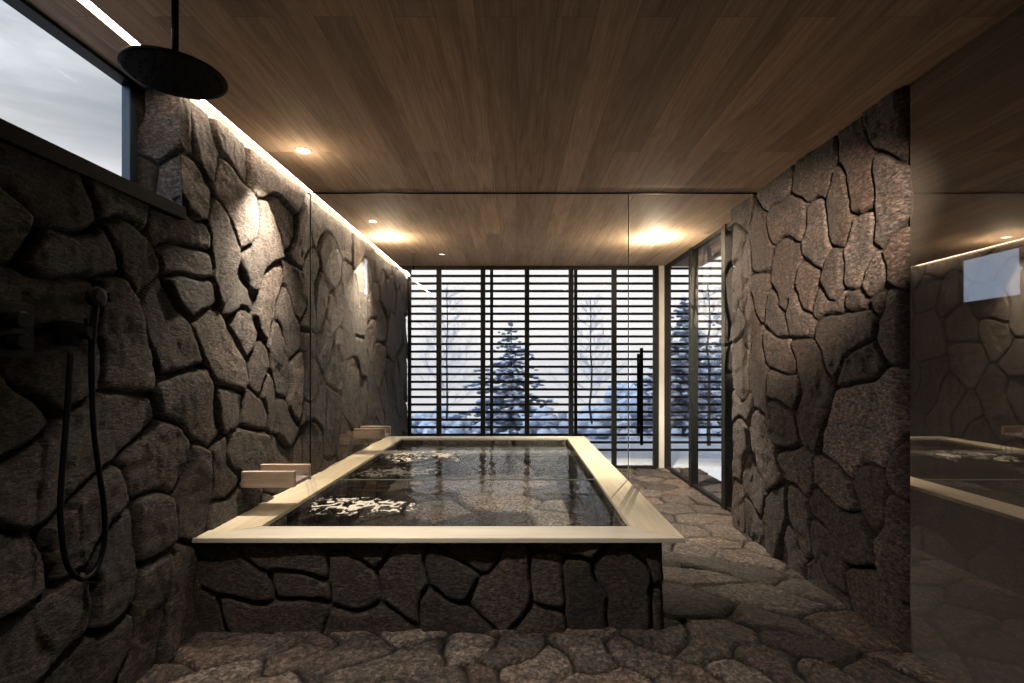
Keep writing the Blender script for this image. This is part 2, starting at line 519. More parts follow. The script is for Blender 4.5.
def px_left(poly):            # photo outline -> (u along the wall from YEND back to Y0, z)
    out = []
    for x, y in poly:
        Y = F * 1.555 / max(CX - x, 1)
        out.append((YEND - Y, CAMZ + (CY - y) * Y / F))
    return out
LEFT = [
 [(-25,215),(12,232)],[(35,165),(75,212)],[(115,198),(138,205)],[(50,262),(100,255)],[(128,235),(145,265)],[(165,222),(205,238)],
 [(178,260),(205,262)],[(182,287),(208,297)],[(112,300),(130,365)],[(165,300),(181,355)],[(22,375),(80,352)],[(-5,300),(85,298)],
 [(45,490),(125,418)],[(-8,385),(12,400)],[(185,392),(215,432)],[(143,472),(178,455)],[(205,462),(197,525)],[(222,450),(228,482)],
 [(150,520),(165,540)],[(68,548),(112,498)],[(5,577),(35,570)],[(20,655),(75,612)],[(127,535),(115,605)],[(80,675),(118,642)],
 [(166,570),(150,655)],[(187,560),(178,640)],[(225,515),(245,510)],[(235,452),(260,446)],[(212,322),(240,375)],[(220,228),(230,290)],
 [(238,302),(252,290)],[(270,230),(254,285)],[(272,287),(267,325)],[(244,318),(252,340)],[(285,315),(297,346)],[(276,337),(287,385)],
 [(260,356),(260,380)],[(301,365),(296,402)],[(228,415),(236,405)],[(252,405),(262,415)],[(270,393),(275,412)],[(284,412),(290,440)],
 [(278,456),(295,456)],[(312,342),(313,395)],[(335,400),(332,440)],[(310,412),(322,408)],[(312,430),(312,455)],[(340,345),(337,378)],
 [(322,300),(320,325)],[(345,285),(335,320)],[(356,300),(350,335)],[(366,262),(362,328)],[(362,346),(366,360)],[(380,350),(380,368)],
 [(373,385),(370,420)],[(353,382),(352,410)],[(382,315),(380,335)],[(385,275),(385,300)],[(393,325),(392,350)],[(391,370),(392,395)],
 [(386,392),(388,420)],[(185,108),(187,138)],[(203,115),(208,150)],[(225,132),(243,155)],[(258,165),(296,197)],[(230,178),(251,226)],
 [(188,165),(200,205)],[(280,211),(290,226)],[(304,222),(300,256)],[(299,278),(303,298)],[(331,243),(336,277)],[(315,212),(345,235)],
 [(360,248),(390,268)],[(312,275),(312,320)],[(318,350),(328,335)],[(400,300),(400,340)],[(402,360),(402,400)],
]
left_seeds = [px_left(p) for p in LEFT]
left_seeds = fill_seeds(left_seeds, 0, YEND - Y0, 0, H, 0.30, 5)
# the high window opening: from the camera side up to YS, above the sill
ZSILL = 2.02
YW = 1.40                     # the window's end nearer the camera
def left_keep(U, Z):
    Y = YEND - U
    return ~((Y < YS) & (Y > YW) & (Z > ZSILL))
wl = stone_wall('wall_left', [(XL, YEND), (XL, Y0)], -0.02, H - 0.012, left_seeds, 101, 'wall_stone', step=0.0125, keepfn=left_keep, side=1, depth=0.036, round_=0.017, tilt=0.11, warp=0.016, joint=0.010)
struct(wl)
# solid core behind the stone face (also the reveal thickness of the window)
bm = bmesh.new()
box(bm, -1.80, XL - 0.004, YS + 0.03, YEND, -0.1, H + 0.1)
box(bm, -1.80, XL - 0.004, YW, YS + 0.03, -0.1, ZSILL - 0.01)
box(bm, -1.80, XL - 0.004, Y0 - 0.1, YW, -0.1, H + 0.1)
obj('core', bm, 'plaster', wl)
# stone reveal at the window's end, facing the camera
rev_seeds = [[(0.11, 2.58), (0.12, 2.33)], [(0.05, 2.21), (0.05, 2.08)], [(0.20, 2.20), (0.16, 2.06)], [(0.02, 2.62), (0.0, 2.5)]]
rv = stone_wall('stone_reveal', [(-1.80, YS + 0.03), (XL + 0.045, YS + 0.03)], ZSILL - 0.02, H, rev_seeds, 31, 'wall_stone', step=0.006, side=-1, depth=0.03, round_=0.02, warp=0.012, parent=wl)

# right stone wall: free-standing slab, seen face, far end and near end
XRf = XR
WY0, WY1 = YS, 4.24
def px_right(poly):
    out = []
    for x, y in poly:
        Y = F * 1.778 / max(x - CX, 1)
        out.append((0.24 + Y - WY0, CAMZ + (CY - y) * Y / F))
    return out
RIGHT = [
 [(878,112),(890,145)],[(847,130),(863,198)],[(880,165),(888,225)],[(825,150),(803,180),(822,190)],[(765,195),(782,185)],[(737,213),(745,210)],
 [(773,215),(795,216)],[(816,206),(815,260)],[(833,190),(838,225)],[(862,226),(850,275)],[(757,220),(758,265)],[(734,236),(735,250)],
 [(739,258),(741,300)],[(783,256),(780,300)],[(757,282),(757,300)],[(810,275),(802,300)],[(830,270),(830,298)],[(872,276),(865,300)],
 [(896,240),(898,280)],[(893,298),(893,335)],[(825,325),(862,317),(835,352)],[(850,368),(865,366)],[(830,440),(856,398),(890,397),(885,440),(846,456)],
 [(772,345),(786,365)],[(800,350),(815,390),(808,425)],[(775,390),(788,385)],[(775,412),(786,440)],[(755,345),(758,400)],[(740,345),(741,395)],
 [(735,409),(748,408)],[(740,425),(738,465)],[(755,420),(760,440),(770,480)],[(745,470),(755,497)],[(788,458),(802,475)],[(825,480),(838,495)],
 [(865,480),(876,508)],[(898,456),(900,480)],[(820,302),(838,305)],[(775,305),(777,325)],[(794,308),(800,325)],[(735,307),(737,330)],
 [(750,307),(748,335)],[(850,303),(872,300)],[(795,507),(803,540)],[(820,505),(850,535),(856,556)],[(818,540),(832,570)],[(775,497),(775,530)],
 [(788,545),(795,565)],[(890,515),(898,570)],[(750,512),(753,535)],[(736,497),(737,520)],[(815,577),(830,600)],[(860,580),(882,620)],
]
right_seeds = [px_right(p) for p in RIGHT]
LR = WY1 - WY0
right_seeds = fill_seeds(right_seeds, 0, 0.24 + LR + 0.4, 0, H, 0.26, 8)
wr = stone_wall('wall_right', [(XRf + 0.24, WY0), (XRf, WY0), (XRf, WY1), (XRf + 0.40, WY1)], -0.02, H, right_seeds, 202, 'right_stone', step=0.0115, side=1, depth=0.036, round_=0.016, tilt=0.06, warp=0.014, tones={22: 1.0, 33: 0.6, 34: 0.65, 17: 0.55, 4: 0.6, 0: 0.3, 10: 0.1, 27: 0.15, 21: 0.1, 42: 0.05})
struct(wr)
bm = bmesh.new()
box(bm, XRf + 0.006, XRf + 0.38, WY0 + 0.006, WY1 - 0.006, -0.1, H)
obj('core', bm, 'plaster', wr)

# floor: large irregular flagstones
def px_floor(poly):
    out = []
    for x, y in poly:
        Y = F * (CAMZ - 0.03) / max(y - CY, 1)
        out.append(((x - CX) * Y / F - XL, Y - Y0))
    return out
FLOOR = [
 [(140,675),(180,658)],[(195,650),(265,638)],[(190,677),(245,661)],[(275,656),(310,645)],[(255,677),(290,668)],[(308,660),(365,640)],
 [(350,668),(440,646)],[(452,645),(475,640)],[(300,690),(385,682)],[(410,683),(460,665)],[(470,663),(505,682)],[(490,646),(520,640)],
 [(510,668),(555,646)],[(572,640),(598,650)],[(585,680),(625,668)],[(630,646),(690,663),(712,682)],[(660,628),(675,635)],[(692,642),(735,625)],
 [(728,660),(775,682)],[(745,640),(780,655),(808,682)],[(788,630),(835,645)],[(812,665),(850,682)],[(830,615),(890,637)],[(690,565),(715,572)],
 [(680,592),(725,598)],[(728,585),(800,600)],[(742,603),(800,622)],[(700,546),(718,540)],[(692,559),(757,566)],[(732,551),(768,556)],
 [(716,525),(728,530)],[(676,523),(700,526)],[(690,515),(720,514)],[(870,660),(900,680)],[(900,650),(960,668)],
]
floor_seeds = [px_floor(p) for p in FLOOR]
FW, FL = 2.35 - XL, 6.66 - Y0
floor_seeds = fill_seeds(floor_seeds, 0, FW, 0, FL, 0.25, 14, skip=lambda u, v: (u + XL < 0.62 and 2.7 < v + Y0 < 6.1))
u = np.linspace(0, FW, int(FW / 0.0135)); v = np.linspace(0, FL, int(FL / 0.0135))
U, V = np.meshgrid(u, v, indexing='ij')
h, rid, jm = stones(U, V, floor_seeds, 303, depth=0.024, groove=0.005, round_=0.016, warp=0.03, tilt=0.05, joint=0.008)
P = np.zeros(U.shape + (3,)); P[..., 0] = U + XL; P[..., 1] = V + Y0; P[..., 2] = h - 0.03
um = (u[:-1] + u[1:]) / 2 + XL; vm = (v[:-1] + v[1:]) / 2 + Y0
UM, VM = np.meshgrid(um, vm, indexing='ij')
fl = grid_mesh('floor', P, rid, jm, 'floor_stone')
struct(fl)

# ceiling of boards, ending short of the left wall for the light slot
bm = bmesh.new()
box(bm, -1.515, 2.4, Y0 - 0.1, YG + 0.04, H, H + 0.16)
ceil = struct(obj('ceiling', bm, 'ceiling_wood'))
bm = bmesh.new()
box(bm, -1.80, -1.555, Y0 - 0.1, YS + 0.01, H, H + 0.16)
box(bm, -1.80, -1.60, YS + 0.011, YEND, H, H + 0.16)
obj('soffit', bm, 'ceiling_wood', ceil)
# rear wall behind the viewer
bm = bmesh.new()
box(bm, -1.95, 2.4, Y0 - 0.12, Y0, -0.1, H + 0.1)
struct(obj('wall_rear', bm, 'plaster'))
bm = bmesh.new()
box(bm, XRf + 0.03, XRf + 0.15, Y0, WY0 - 0.02, -0.1, H + 0.02)
obj('backing', bm, 'plaster', wr)

# light slot along the left wall
e = empty('strip_light', (-1.535, 3.0, H))
tag(e, 'thin glowing strip light set in the ceiling edge along the rough stone wall', 'light')
bm = bmesh.new(); box(bm, -0.010, 0.014, Y0 - 3.0 + 0.1, YEND - 3.0 - 0.01, 0.006, 0.020)
M['led'] = emit_mat('led', (1.0, 0.80, 0.60), 30.0)
obj('diffuser', bm, 'led', e)
bm = bmesh.new(); box(bm, -0.019, 0.019, Y0 - 3.0 + 0.1, YEND - 3.0 - 0.01, 0.021, 0.05)
obj('channel', bm, 'white_metal', e)

# high window on the left
w1 = struct(empty('window_1', (-1.78, 0.7, ZSILL)))
bm = bmesh.new(); box(bm, -0.006, 0.006, YW - 0.7 + 0.03, YS - 0.7 - 0.05, 0.02, H - ZSILL)
obj('pane', bm, 'clear_glass', w1)
bm = bmesh.new()
box(bm, -0.02, 0.02, YS - 0.7 - 0.045, YS - 0.7 + 0.002, 0.0, H - ZSILL, 0.003)
box(bm, -0.02, 0.02, YW - 0.7, YW - 0.7 + 0.04, 0.0, H - ZSILL, 0.003)
obj('jamb', bm, 'window_metal', w1)
bm = bmesh.new(); box(bm, -0.02, 0.042, YW - 0.7, YS - 0.7 + 0.002, H - ZSILL - 0.016, H - ZSILL - 0.001)
obj('head_frame', bm, 'black_metal', w1)
bm = bmesh.new(); box(bm, -0.02, 0.242, YW - 0.72, YS - 0.7 + 0.01, -0.035, 0.024, 0.003)
obj('sill', bm, 'louvre_metal', w1)

# back glazing
xs = [-1.55, (439 - CX) / F * YG, (483 - CX) / F * YG, (527 - CX) / F * YG, (571 - CX) / F * YG, (614 - CX) / F * YG, (655.5 - CX) / F * YG]
w2 = struct(empty('window_2', (0, YG, 0)))
bm = bmesh.new()
box(bm, xs[0], xs[-1], -0.03, 0.03, 2.555, 2.60)
box(bm, xs[0], xs[-1], -0.03, 0.03, -0.03, 0.03)
obj('rail', bm, 'frame_metal', w2)
for x in xs[1:]:
    bm = bmesh.new(); box(bm, x - 0.03, x + 0.03, -0.032, 0.032, 0.0, 2.6, 0.003)
    obj('mullion', bm, 'frame_metal', w2)
for a, b in zip(xs, xs[1:]):
    bm = bmesh.new(); box(bm, a + 0.03, b - 0.03, -0.005, 0.005, 0.03, 2.555)
    obj('pane', bm, 'window_glass', w2)
# pale corner post
bm = bmesh.new(); box(bm, 1.835, 1.935, YG - 0.04, YG + 0.05, -0.03, H, 0.004)
struct(obj('trim_1', bm, 'pale_metal'))
# side glazing that returns to the right wall
w3 = struct(empty('window_3', (1.935, 5.5, 0)))
posts = [(6.56, 0.05), (5.60, 0.085), (4.70, 0.085), (4.34, 0.06)]
for y, w in posts:
    bm = bmesh.new(); box(bm, -0.035, 0.045, y - 5.5 - w / 2, y - 5.5 + w / 2, -0.03, 2.6, 0.003)
    obj('post', bm, 'frame_metal', w3)
for (a, _), (b, _) in zip(posts, posts[1:]):
    bm = bmesh.new(); box(bm, -0.005, 0.005, b - 5.5 + 0.03, a - 5.5 - 0.03, 0.03, 2.56)
    obj('pane', bm, 'clear_glass', w3)
bm = bmesh.new()
box(bm, -0.02, 0.03, 4.36 - 5.5, 6.56 - 5.5, 2.565, 2.6); box(bm, -0.02, 0.03, 4.36 - 5.5, 6.56 - 5.5, -0.03, 0.03)
obj('rail', bm, 'frame_metal', w3)

# louvred screen outside
YLV = 7.32
ls = empty('louvre_screen', (1.2, YLV, 0))
tag(ls, 'dark screen of horizontal louvre slats standing outside the back glazing', 'louvre screen')
sp = 7.56 * YLV / F
bm = bmesh.new()
ztop = CAMZ + (CY - 276) * YLV / F
k = -2
while True:
    z = ztop - k * sp
    if z < 0.03: break
    box(bm, -1.55 - 1.2, 4.3 - 1.2, -0.012, 0.012, z - 0.017, z + 0.017)
    k += 1
obj('slat_panel', bm, 'louvre_metal', ls)
for px in (409, 491.5, 576, 661, 745):
    x = (px - CX) / F * YLV - 1.2
    bm = bmesh.new(); box(bm, x - 0.022, x + 0.022, 0.014, 0.07, -0.05, ztop + 2.2 * sp)
    obj('upright', bm, 'louvre_metal', ls)

# ================================================================== BATH
RIMZ = 0.464
bath = empty('bath_tub', (-0.38, 4.35, 0))
tag(bath, 'large raised soaking tub clad in dark rough stone with a pale timber rim', 'bathtub')
def bath_child(o):
    o.parent = bath
    o.matrix_parent_inverse = Matrix.Translation(-Vector(bath.location))
    return o
bpy.context.view_layer.update()
TF, TX = 2.555, 0.72         # back of the front and right stone cladding
def px_tub(poly):
    return [((x - CX) * 2.51 / F - XL, CAMZ + (CY - y) * 2.51 / F) for x, y in poly]
TUB = [
 [(203,562),(262,592)],[(262,552),(312,566)],[(277,588),(305,592)],[(232,620),(302,616)],[(198,622),(210,628)],[(340,562),(356,602)],
 [(332,543),(375,541)],[(410,550),(405,610)],[(440,566),(456,590)],[(452,545),(485,549)],[(432,612),(462,626)],[(515,560),(515,600),(488,602)],
 [(550,562),(550,600)],[(545,622),(550,634)],[(577,572),(585,632)],[(547,545),(585,545)],[(610,567),(640,580),(630,620)],[(660,550),(672,578)],[(672,596),(676,622)],
 [(350,628),(390,630)],
]
tub_seeds = [px_tub(p) for p in TUB]
tub_seeds = fill_seeds(tub_seeds, TX - XL + 0.12, TX - XL + 3.7, 0, 0.45, 0.26, 21)
bath_child(stone_wall('stone_surround', [(XL, TF), (TX, TF), (TX, 6.16), (XL, 6.16)], -0.03, RIMZ - 0.022, tub_seeds, 404, 'tub_stone', step=0.011, side=-1, depth=0.024, round_=0.014))
# inner basin of stone: floor and sides
IX0, IX1, IY0, IY1 = -1.34, 0.60, 2.69, 6.0
bs = fill_seeds([], 0, IX1 - IX0 + 0.1, 0, IY1 - IY0 + 0.1, 0.34, 33, stretch=1.6)
u = np.linspace(-0.03, IX1 - IX0 + 0.03, 150); v = np.linspace(-0.03, IY1 - IY0 + 0.03, 220)
U, V = np.meshgrid(u, v, indexing='ij')
h, rid, jm = stones(U, V, bs, 505, depth=0.03, round_=0.04, warp=0.03, joint=0.012)
P = np.zeros(U.shape + (3,)); P[..., 0] = U + IX0; P[..., 1] = V + IY0; P[..., 2] = h + 0.0
bath_child(grid_mesh('basin_floor', P, rid, jm, 'basin_stone'))
ws = fill_seeds([], 0, 10.6, 0, 0.45, 0.27, 34, stretch=1.3)
bath_child(stone_wall('basin_wall', [(IX0 - 0.02, IY0 - 0.02), (IX0 - 0.02, IY1 + 0.02), (IX1 + 0.02, IY1 + 0.02), (IX1 + 0.02, IY0 - 0.02), (IX0 - 0.02, IY0 - 0.02)], 0.0, RIMZ - 0.02, ws, 606, 'basin_stone', step=0.016, side=-1, depth=0.02, round_=0.04))
# rim: four mitred planks
OX0, OX1, OY0, OY1 = -1.585, 0.826, 2.50, 6.18
T = 0.024
def plank(name, pts, mat):
    bm = bmesh.new()
    lo = [bm.verts.new((x, y, RIMZ - T)) for x, y in pts]
    hi = [bm.verts.new((x, y, RIMZ)) for x, y in pts]
    bm.faces.new(hi); bm.faces.new(list(reversed(lo)))
    n = len(pts)
    for i in range(n):
        bm.faces.new((lo[i], lo[(i + 1) % n], hi[(i + 1) % n], hi[i]))
    bmesh.ops.recalc_face_normals(bm, faces=bm.faces[:])
    bmesh.ops.bevel(bm, geom=bm.edges[:], offset=0.002, segments=2, affect='EDGES')
    return bath_child(obj(name, bm, mat))
g = 0.0006
plank('rim_plank', [(OX0, OY0), (OX1, OY0), (IX1 + g, IY0), (IX0, IY0)], 'rim_wood_x')
plank('rim_plank', [(OX1, OY0 + 2 * g), (OX1, OY1), (IX1, IY1), (IX1, IY0 + 2 * g)], 'rim_wood_y')
plank('rim_plank', [(OX1, OY1 + 2 * g), (OX0, OY1 + 2 * g), (IX0, IY1 + 2 * g), (IX1, IY1 + 2 * g)], 'rim_wood_x')
# the left plank is scribed to the rough wall
wav = [(OX0 + 0.035 * vnoise(np.array([y * 3.1]), np.array([0.5]), 77)[0] + 0.012, y) for y in np.linspace(OY1, OY0 + 0.02, 60)]
plank('rim_plank', wav + [(OX0 + 0.02, OY0 + 2 * g), (IX0 - g, IY0 + 2 * g), (IX0, IY1 - g)], 'rim_wood_y')

# water
WZ = 0.405
bw = empty('bath_water', (-0.37, 4.35, WZ))
tag(bw, 'still clear bath water filling the stone tub with ripples under the two spouts', 'water')
bm = bmesh.new()
bmesh.ops.create_grid(bm, x_segments=60, y_segments=100, size=0.5)
for vv in bm.verts:
    vv.co.x *= (IX1 - IX0 + 0.02); vv.co.y *= (IY1 - IY0 + 0.02)
    r1 = math.hypot(vv.co.x + 0.80, vv.co.y + 1.30); r2 = math.hypot(vv.co.x + 0.80, vv.co.y - 0.72)
    vv.co.z = 0.004 * math.exp(-r1 * 1.6) * math.sin(r1 * 42) + 0.004 * math.exp(-r2 * 1.6) * math.sin(r2 * 42)
obj('water_surface', bm, 'water', bw, smooth=True)
def foam(cx, cy, rx, ry, seed, thr):
    n, m = 200, 200
    xx = np.linspace(cx - rx, cx + rx, n); yy = np.linspace(cy - ry, cy + ry, m)
    X, Y = np.meshgrid(xx, yy, indexing='ij')
    rr = np.hypot((X - cx) / rx, (Y - cy) / ry)
    f = fbm(X, Y, 13.0, seed, 4) * 0.9 + vnoise(X * 34, Y * 22, seed + 9) * 0.5
    ridge = 1 - np.abs(f) * 6.5
    val = ridge - thr - 1.1 * rr ** 1.6 + 0.7 * vnoise(X * 5.5, Y * 5.5, seed + 33)
    P = np.stack([X + 0.37, Y - 4.35, 0.004 + 0.012 * np.clip(val, 0, 0.6)], -1)
    vc = (val[:-1, :-1] + val[1:, 1:] + val[1:, :-1] + val[:-1, 1:]) / 4
    o = grid_mesh('foam', P, X * 0, X * 0, 'foam', bw, keep=vc > 0)
    o['kind'] = 'stuff'
    return o
foam(-1.00, 3.30, 0.40, 0.34, 41, -0.02)
foam(-0.95, 5.12, 0.48, 0.40, 47, -0.02)

# two timber spouts
def spout(y0, label):
    s = empty('wooden_spout', (XL, y0, 0.6))
    tag(s, label, 'water spout', 'timber water spouts on the left wall')
    for k, dy in enumerate((-0.105, 0.105)):
        bm = bmesh.new(); box(bm, 0.045, 0.345, dy - 0.016, dy + 0.016, 0.018, 0.108, 0.0025)
        obj('side_board', bm, 'spout_wood', s)
    bm = bmesh.new(); box(bm, 0.02, 0.34, -0.0885, 0.0885, 0.02, 0.042, 0.002)
    obj('bottom_board', bm, 'spout_wood', s)
    bm = bmesh.new(); box(bm, 0.02, 0.338, -0.088, 0.088, 0.0425, 0.062)
    w = obj('trough_water', bm, 'stream', s)
    # water curling off the lip down into the bath
    for j, dy in enumerate((-0.055, 0.0, 0.05)):
        bm = bmesh.new()
        pts = crv([(0.335, dy, 0.058), (0.365, dy + 0.004, 0.054), (0.392, dy, 0.015), (0.405, dy + 0.006, -0.08), (0.41, dy, -0.19)], 6)
        tube(bm, pts, [0.007 + 0.004 * random.random() for _ in pts], 8)
        obj('water_stream', bm, 'stream', s, smooth=True)
    return s
M['stream'] = glass_mat('stream', tint=(0.93, 0.95, 0.97), ior=1.5)
spout(3.015, 'pale timber trough spout on the stone wall nearest the viewer, pouring into the tub')
spout(5.02, 'pale timber trough spout farther down the stone wall beside the far window, pouring water')

# ================================================================== GLASS SCREEN AND DOOR
YP = 3.82
gp = empty('glass_partition', (-0.36, YP, RIMZ))
tag(gp, 'frameless clear glass screen standing across the middle of the timber rimmed tub', 'glass screen')
bm = bmesh.new(); box(bm, -1.17, 1.195, -0.004, 0.004, 0.0, H - RIMZ - 0.0085)
obj('pane', bm, 'glass', gp)
bm = bmesh.new(); box(bm, -1.195, 2.16, -0.006, 0.006, H - RIMZ - 0.009, H - RIMZ)
obj('ceiling_track', bm, 'black_metal', gp)
bm = bmesh.new(); box(bm, -1.176, -1.170, -0.006, 0.006, 0.0, H - RIMZ - 0.012)
obj('wall_channel', bm, 'black_metal', gp)
bm = bmesh.new(); box(bm, 1.196, 1.202, -0.005, 0.005, -0.42, H - RIMZ - 0.014)
obj('edge_seal', bm, 'green_edge', gp)
bm = bmesh.new(); box(bm, -1.16, 1.19, -0.004, 0.004, -0.008, -0.001)
obj('bottom_seal', bm, 'green_edge', gp)

d1 = struct(empty('door_1', (0.85, YP, 0)))
bm = bmesh.new(); box(bm, 0.004, 0.90, -0.004, 0.004, 0.02, H - 0.016)
obj('pane', bm, 'glass', d1)
hx = (641 - CX) / F * (YP - 0.03) - 0.85
bm = bmesh.new()
tube(bm, [(hx, -0.045, 0.725), (hx, -0.045, 1.44)], 0.0125, 14)
for z in (0.80, 1.36):
    tube(bm, [(hx, -0.045, z), (hx, 0.0, z)], 0.008, 10)
obj('handle', bm, 'black_metal', d1, smooth=False)
bm = bmesh.new()
tube(bm, [(hx, 0.045, 0.80), (hx, 0.045, 1.40)], 0.0125, 14)
for z in (0.86, 1.34):
    tube(bm, [(hx, 0.045, z), (hx, 0.0, z)], 0.008, 10)
obj('handle', bm, 'black_metal', d1)

# smoked mirror to the right of the wall end
bm = bmesh.new(); box(bm, XRf - 0.012, XRf + 0.004, -1.4, WY0 - 0.03, 0.0, H - 0.01, 0.002)
mi = obj('smoked_mirror', bm, 'mirror')
tag(mi, 'tall smoked mirror panel at the right edge, reflecting the stone wall and tub rim', 'mirror')

# ================================================================== SHOWER
SX, SY, SZ = -1.175, 1.765, 2.30
rs = empty('rain_shower', (SX, SY, H))
tag(rs, 'round black rain shower head hanging on a rod from the ceiling', 'shower head')
dz = SZ - H
bm = bmesh.new(); lathe(bm, (0, 0, dz), [(0.150, 0.0), (0.159, 0.003), (0.160, 0.008), (0.157, 0.012), (0.06, 0.019), (0.03, 0.03)], 56)
obj('spray_plate', bm, 'black_metal', rs)
bm = bmesh.new(); tube(bm, [(0, 0, 0.001), (0, 0, -0.005)], [0.0034, 0.0024], 8)
nz = obj('nozzle', bm, 'rubber', rs)
first = True
for ring, n in ((0.03, 6), (0.065, 12), (0.10, 20), (0.138, 28)):
    for k in range(n):
        a = 2 * math.pi * k / n
        if first: q = nz; first = False
        else:
            q = nz.copy(); COL.objects.link(q); q.parent = rs
        q.location = (ring * math.cos(a), ring * math.sin(a), dz)
bm = bmesh.new(); tube(bm, [(0, 0, dz + 0.022), (0, 0, 0.0)], 0.0115, 16)
obj('rod', bm, 'black_metal', rs, smooth=True)
bm = bmesh.new(); lathe(bm, (0, 0, -0.012), [(0.03, 0), (0.032, 0.004), (0.032, 0.012)], 24)
obj('ceiling_flange', bm, 'black_metal', rs)

def lw(px, py, out=0.0):       # point on (or standing off) the left wall face
    X = -1.545 + out
    Y = F * -X / (CX - px)
    return Vector((X, Y, CAMZ + (CY - py) * Y / F))
# mixer valve
a = lw(68, 333); 
mv = empty('shower_mixer', a)
tag(mv, 'black shower mixer block on the dark stone wall behind the hand shower hose', 'shower mixer')
bm = bmesh.new(); box(bm, -0.015, 0.055, -0.045, 0.035, -0.042, 0.04, 0.006)
obj('valve_body', bm, 'black_metal', mv)
bm = bmesh.new(); lathe(bm, (0.055, -0.005, 0.0), [(0.022, 0), (0.022, 0.028), (0.019, 0.032)], 24, 'x')
kn = obj('knob', bm, 'black_metal', mv)
bm = bmesh.new(); box(bm, 0.062, 0.070, -0.009, -0.001, 0.015, 0.05, 0.002)
obj('lever', bm, 'black_metal', kn)
bm = bmesh.new(); tube(bm, [(0.02, 0.03, 0.0), (0.02, 0.085, 0.0)], 0.012, 12)
obj('outlet_pipe', bm, 'black_metal', mv)
# thermostat plate at the picture's left edge
a = lw(8, 330)
tp = empty('control_plate', a)
tag(tp, 'square black shower control plate on the stone wall at the left edge', 'control plate')
bm = bmesh.new(); box(bm, -0.02, 0.022, -0.075, 0.062, -0.085, 0.085, 0.004)
obj('plate', bm, 'black_metal', tp)
bm = bmesh.new(); lathe(bm, (0.022, -0.005, 0.03), [(0.026, 0), (0.026, 0.03), (0.022, 0.034)], 28, 'x')
obj('knob', bm, 'black_metal', tp)
bm = bmesh.new(); lathe(bm, (0.022, -0.005, -0.035), [(0.026, 0), (0.026, 0.03), (0.022, 0.034)], 28, 'x')
obj('knob', bm, 'black_metal', tp)
# hand shower
hs = empty('hand_shower', lw(97, 297, 0.0))
tag(hs, 'black hand shower on a wall bracket with a long looping hose', 'hand shower')
hl = Vector(hs.location)
def hp(px, py, out): return lw(px, py, out) - hl
bm = bmesh.new(); lathe(bm, hp(97, 297, 0.0), [(0.022, -0.012), (0.022, 0.03), (0.018, 0.045), (0.018, 0.06)], 24, 'x')
obj('bracket', bm, 'black_metal', hs)
bm = bmesh.new(); c = hp(97, 297, 0.085)
lathe(bm, c, [(0.02, -0.022), (0.034, -0.012), (0.036, 0.0), (0.034, 0.01), (0.02, 0.014)], 28, 'x')
obj('shower_head', bm, 'black_metal', hs)
bm = bmesh.new(); tube(bm, crv([hp(95.5, 305, 0.082), hp(92, 345, 0.078), hp(92, 392, 0.075)], 6), [0.012] * 6 + [0.010] * 6 + [0.0085], 14)
obj('wand', bm, 'black_metal', hs, smooth=True)
bm = bmesh.new()
tube(bm, crv([hp(92, 388, 0.075), hp(94, 430, 0.07), hp(99, 470, 0.066), hp(104.5, 510, 0.063), hp(104, 545, 0.06), hp(96, 569, 0.06), hp(82, 579, 0.06), hp(68, 566, 0.06), hp(62, 535, 0.06), hp(60.5, 500, 0.06), hp(64, 450, 0.06), hp(68, 400, 0.06), hp(71, 352, 0.05)], 9), 0.009, 12)
obj('hose', bm, 'rubber', hs, smooth=True)

# ================================================================== CEILING LIGHTS
def lamp(name, kind, loc, energy, col, **kw):
    d = bpy.data.lights.new(name, kind)
    d.energy = energy; d.color = col
    for k, v in kw.items(): setattr(d, k, v)
    o = bpy.data.objects.new(name, d); COL.objects.link(o); o.location = loc
    return o
WARM = (1.0, 0.85, 0.66)
M['lens'] = emit_mat('lens', (1.0, 0.86, 0.66), 9.0)
def downlight(x, y, label, energy, on=True, r=0.042, cone=95, blend=0.6, wash=0, halo=0):
    d = empty('downlight', (x, y, H))
    tag(d, label, 'ceiling light', 'recessed ceiling downlights')
    bm = bmesh.new(); lathe(bm, (0, 0, 0), [(r * 0.8, -0.003), (r, -0.006), (r * 1.12, -0.003), (r * 1.12, 0.002), (r * 0.8, 0.002)], 32)
    obj('trim_ring', bm, 'white_metal', d)
    bm = bmesh.new(); lathe(bm, (0, 0, 0), [(r * 0.8, -0.0032), (r * 0.8, -0.0045), (r * 0.3, -0.0065)], 32)
    obj('lens', bm, 'lens' if on else 'lens_dim', d)
    if on and energy:
        lamp('downlight_lamp', 'SPOT', (x, y, H - 0.02), energy, WARM, spot_size=math.radians(cone), spot_blend=blend, shadow_soft_size=0.0)
    if wash:                      # second spot added in the fixture, tilted for the bright wall patch
        o = lamp('added_wash_lamp', 'SPOT', (x - 0.01, y, H - 0.03), wash, (1.0, 0.86, 0.68), spot_size=math.radians(62), spot_blend=1.0, shadow_soft_size=0.0)
        o.rotation_euler = Vector((-0.25, 0.05, -0.50)).to_track_quat('-Z', 'Y').to_euler()
    if halo:                      # added point lamp hung below the lens, brightens the ceiling boards
        lamp('ceiling_fill_lamp', 'POINT', (x, y, H - 0.14), halo, (1.0, 0.80, 0.56), shadow_soft_size=0.0)
downlight(-1.277, 3.07, 'recessed downlight in the timber ceiling above the nearer timber spout', 80, wash=240, halo=1.3)
downlight(-1.285, 5.12, 'recessed downlight in the timber ceiling above the farther timber spout', 90, wash=200, halo=16.0)
downlight(1.40, 5.16, 'recessed downlight glowing over the stone floor beyond the glass door', 480, halo=30.0)
M['lens_dim'] = emit_mat('lens_dim', (1.0, 0.86, 0.70), 2.0)
downlight(-0.85, 1.74, 'recessed downlight in the ceiling over the stone floor just before the tub', 0, r=0.036)
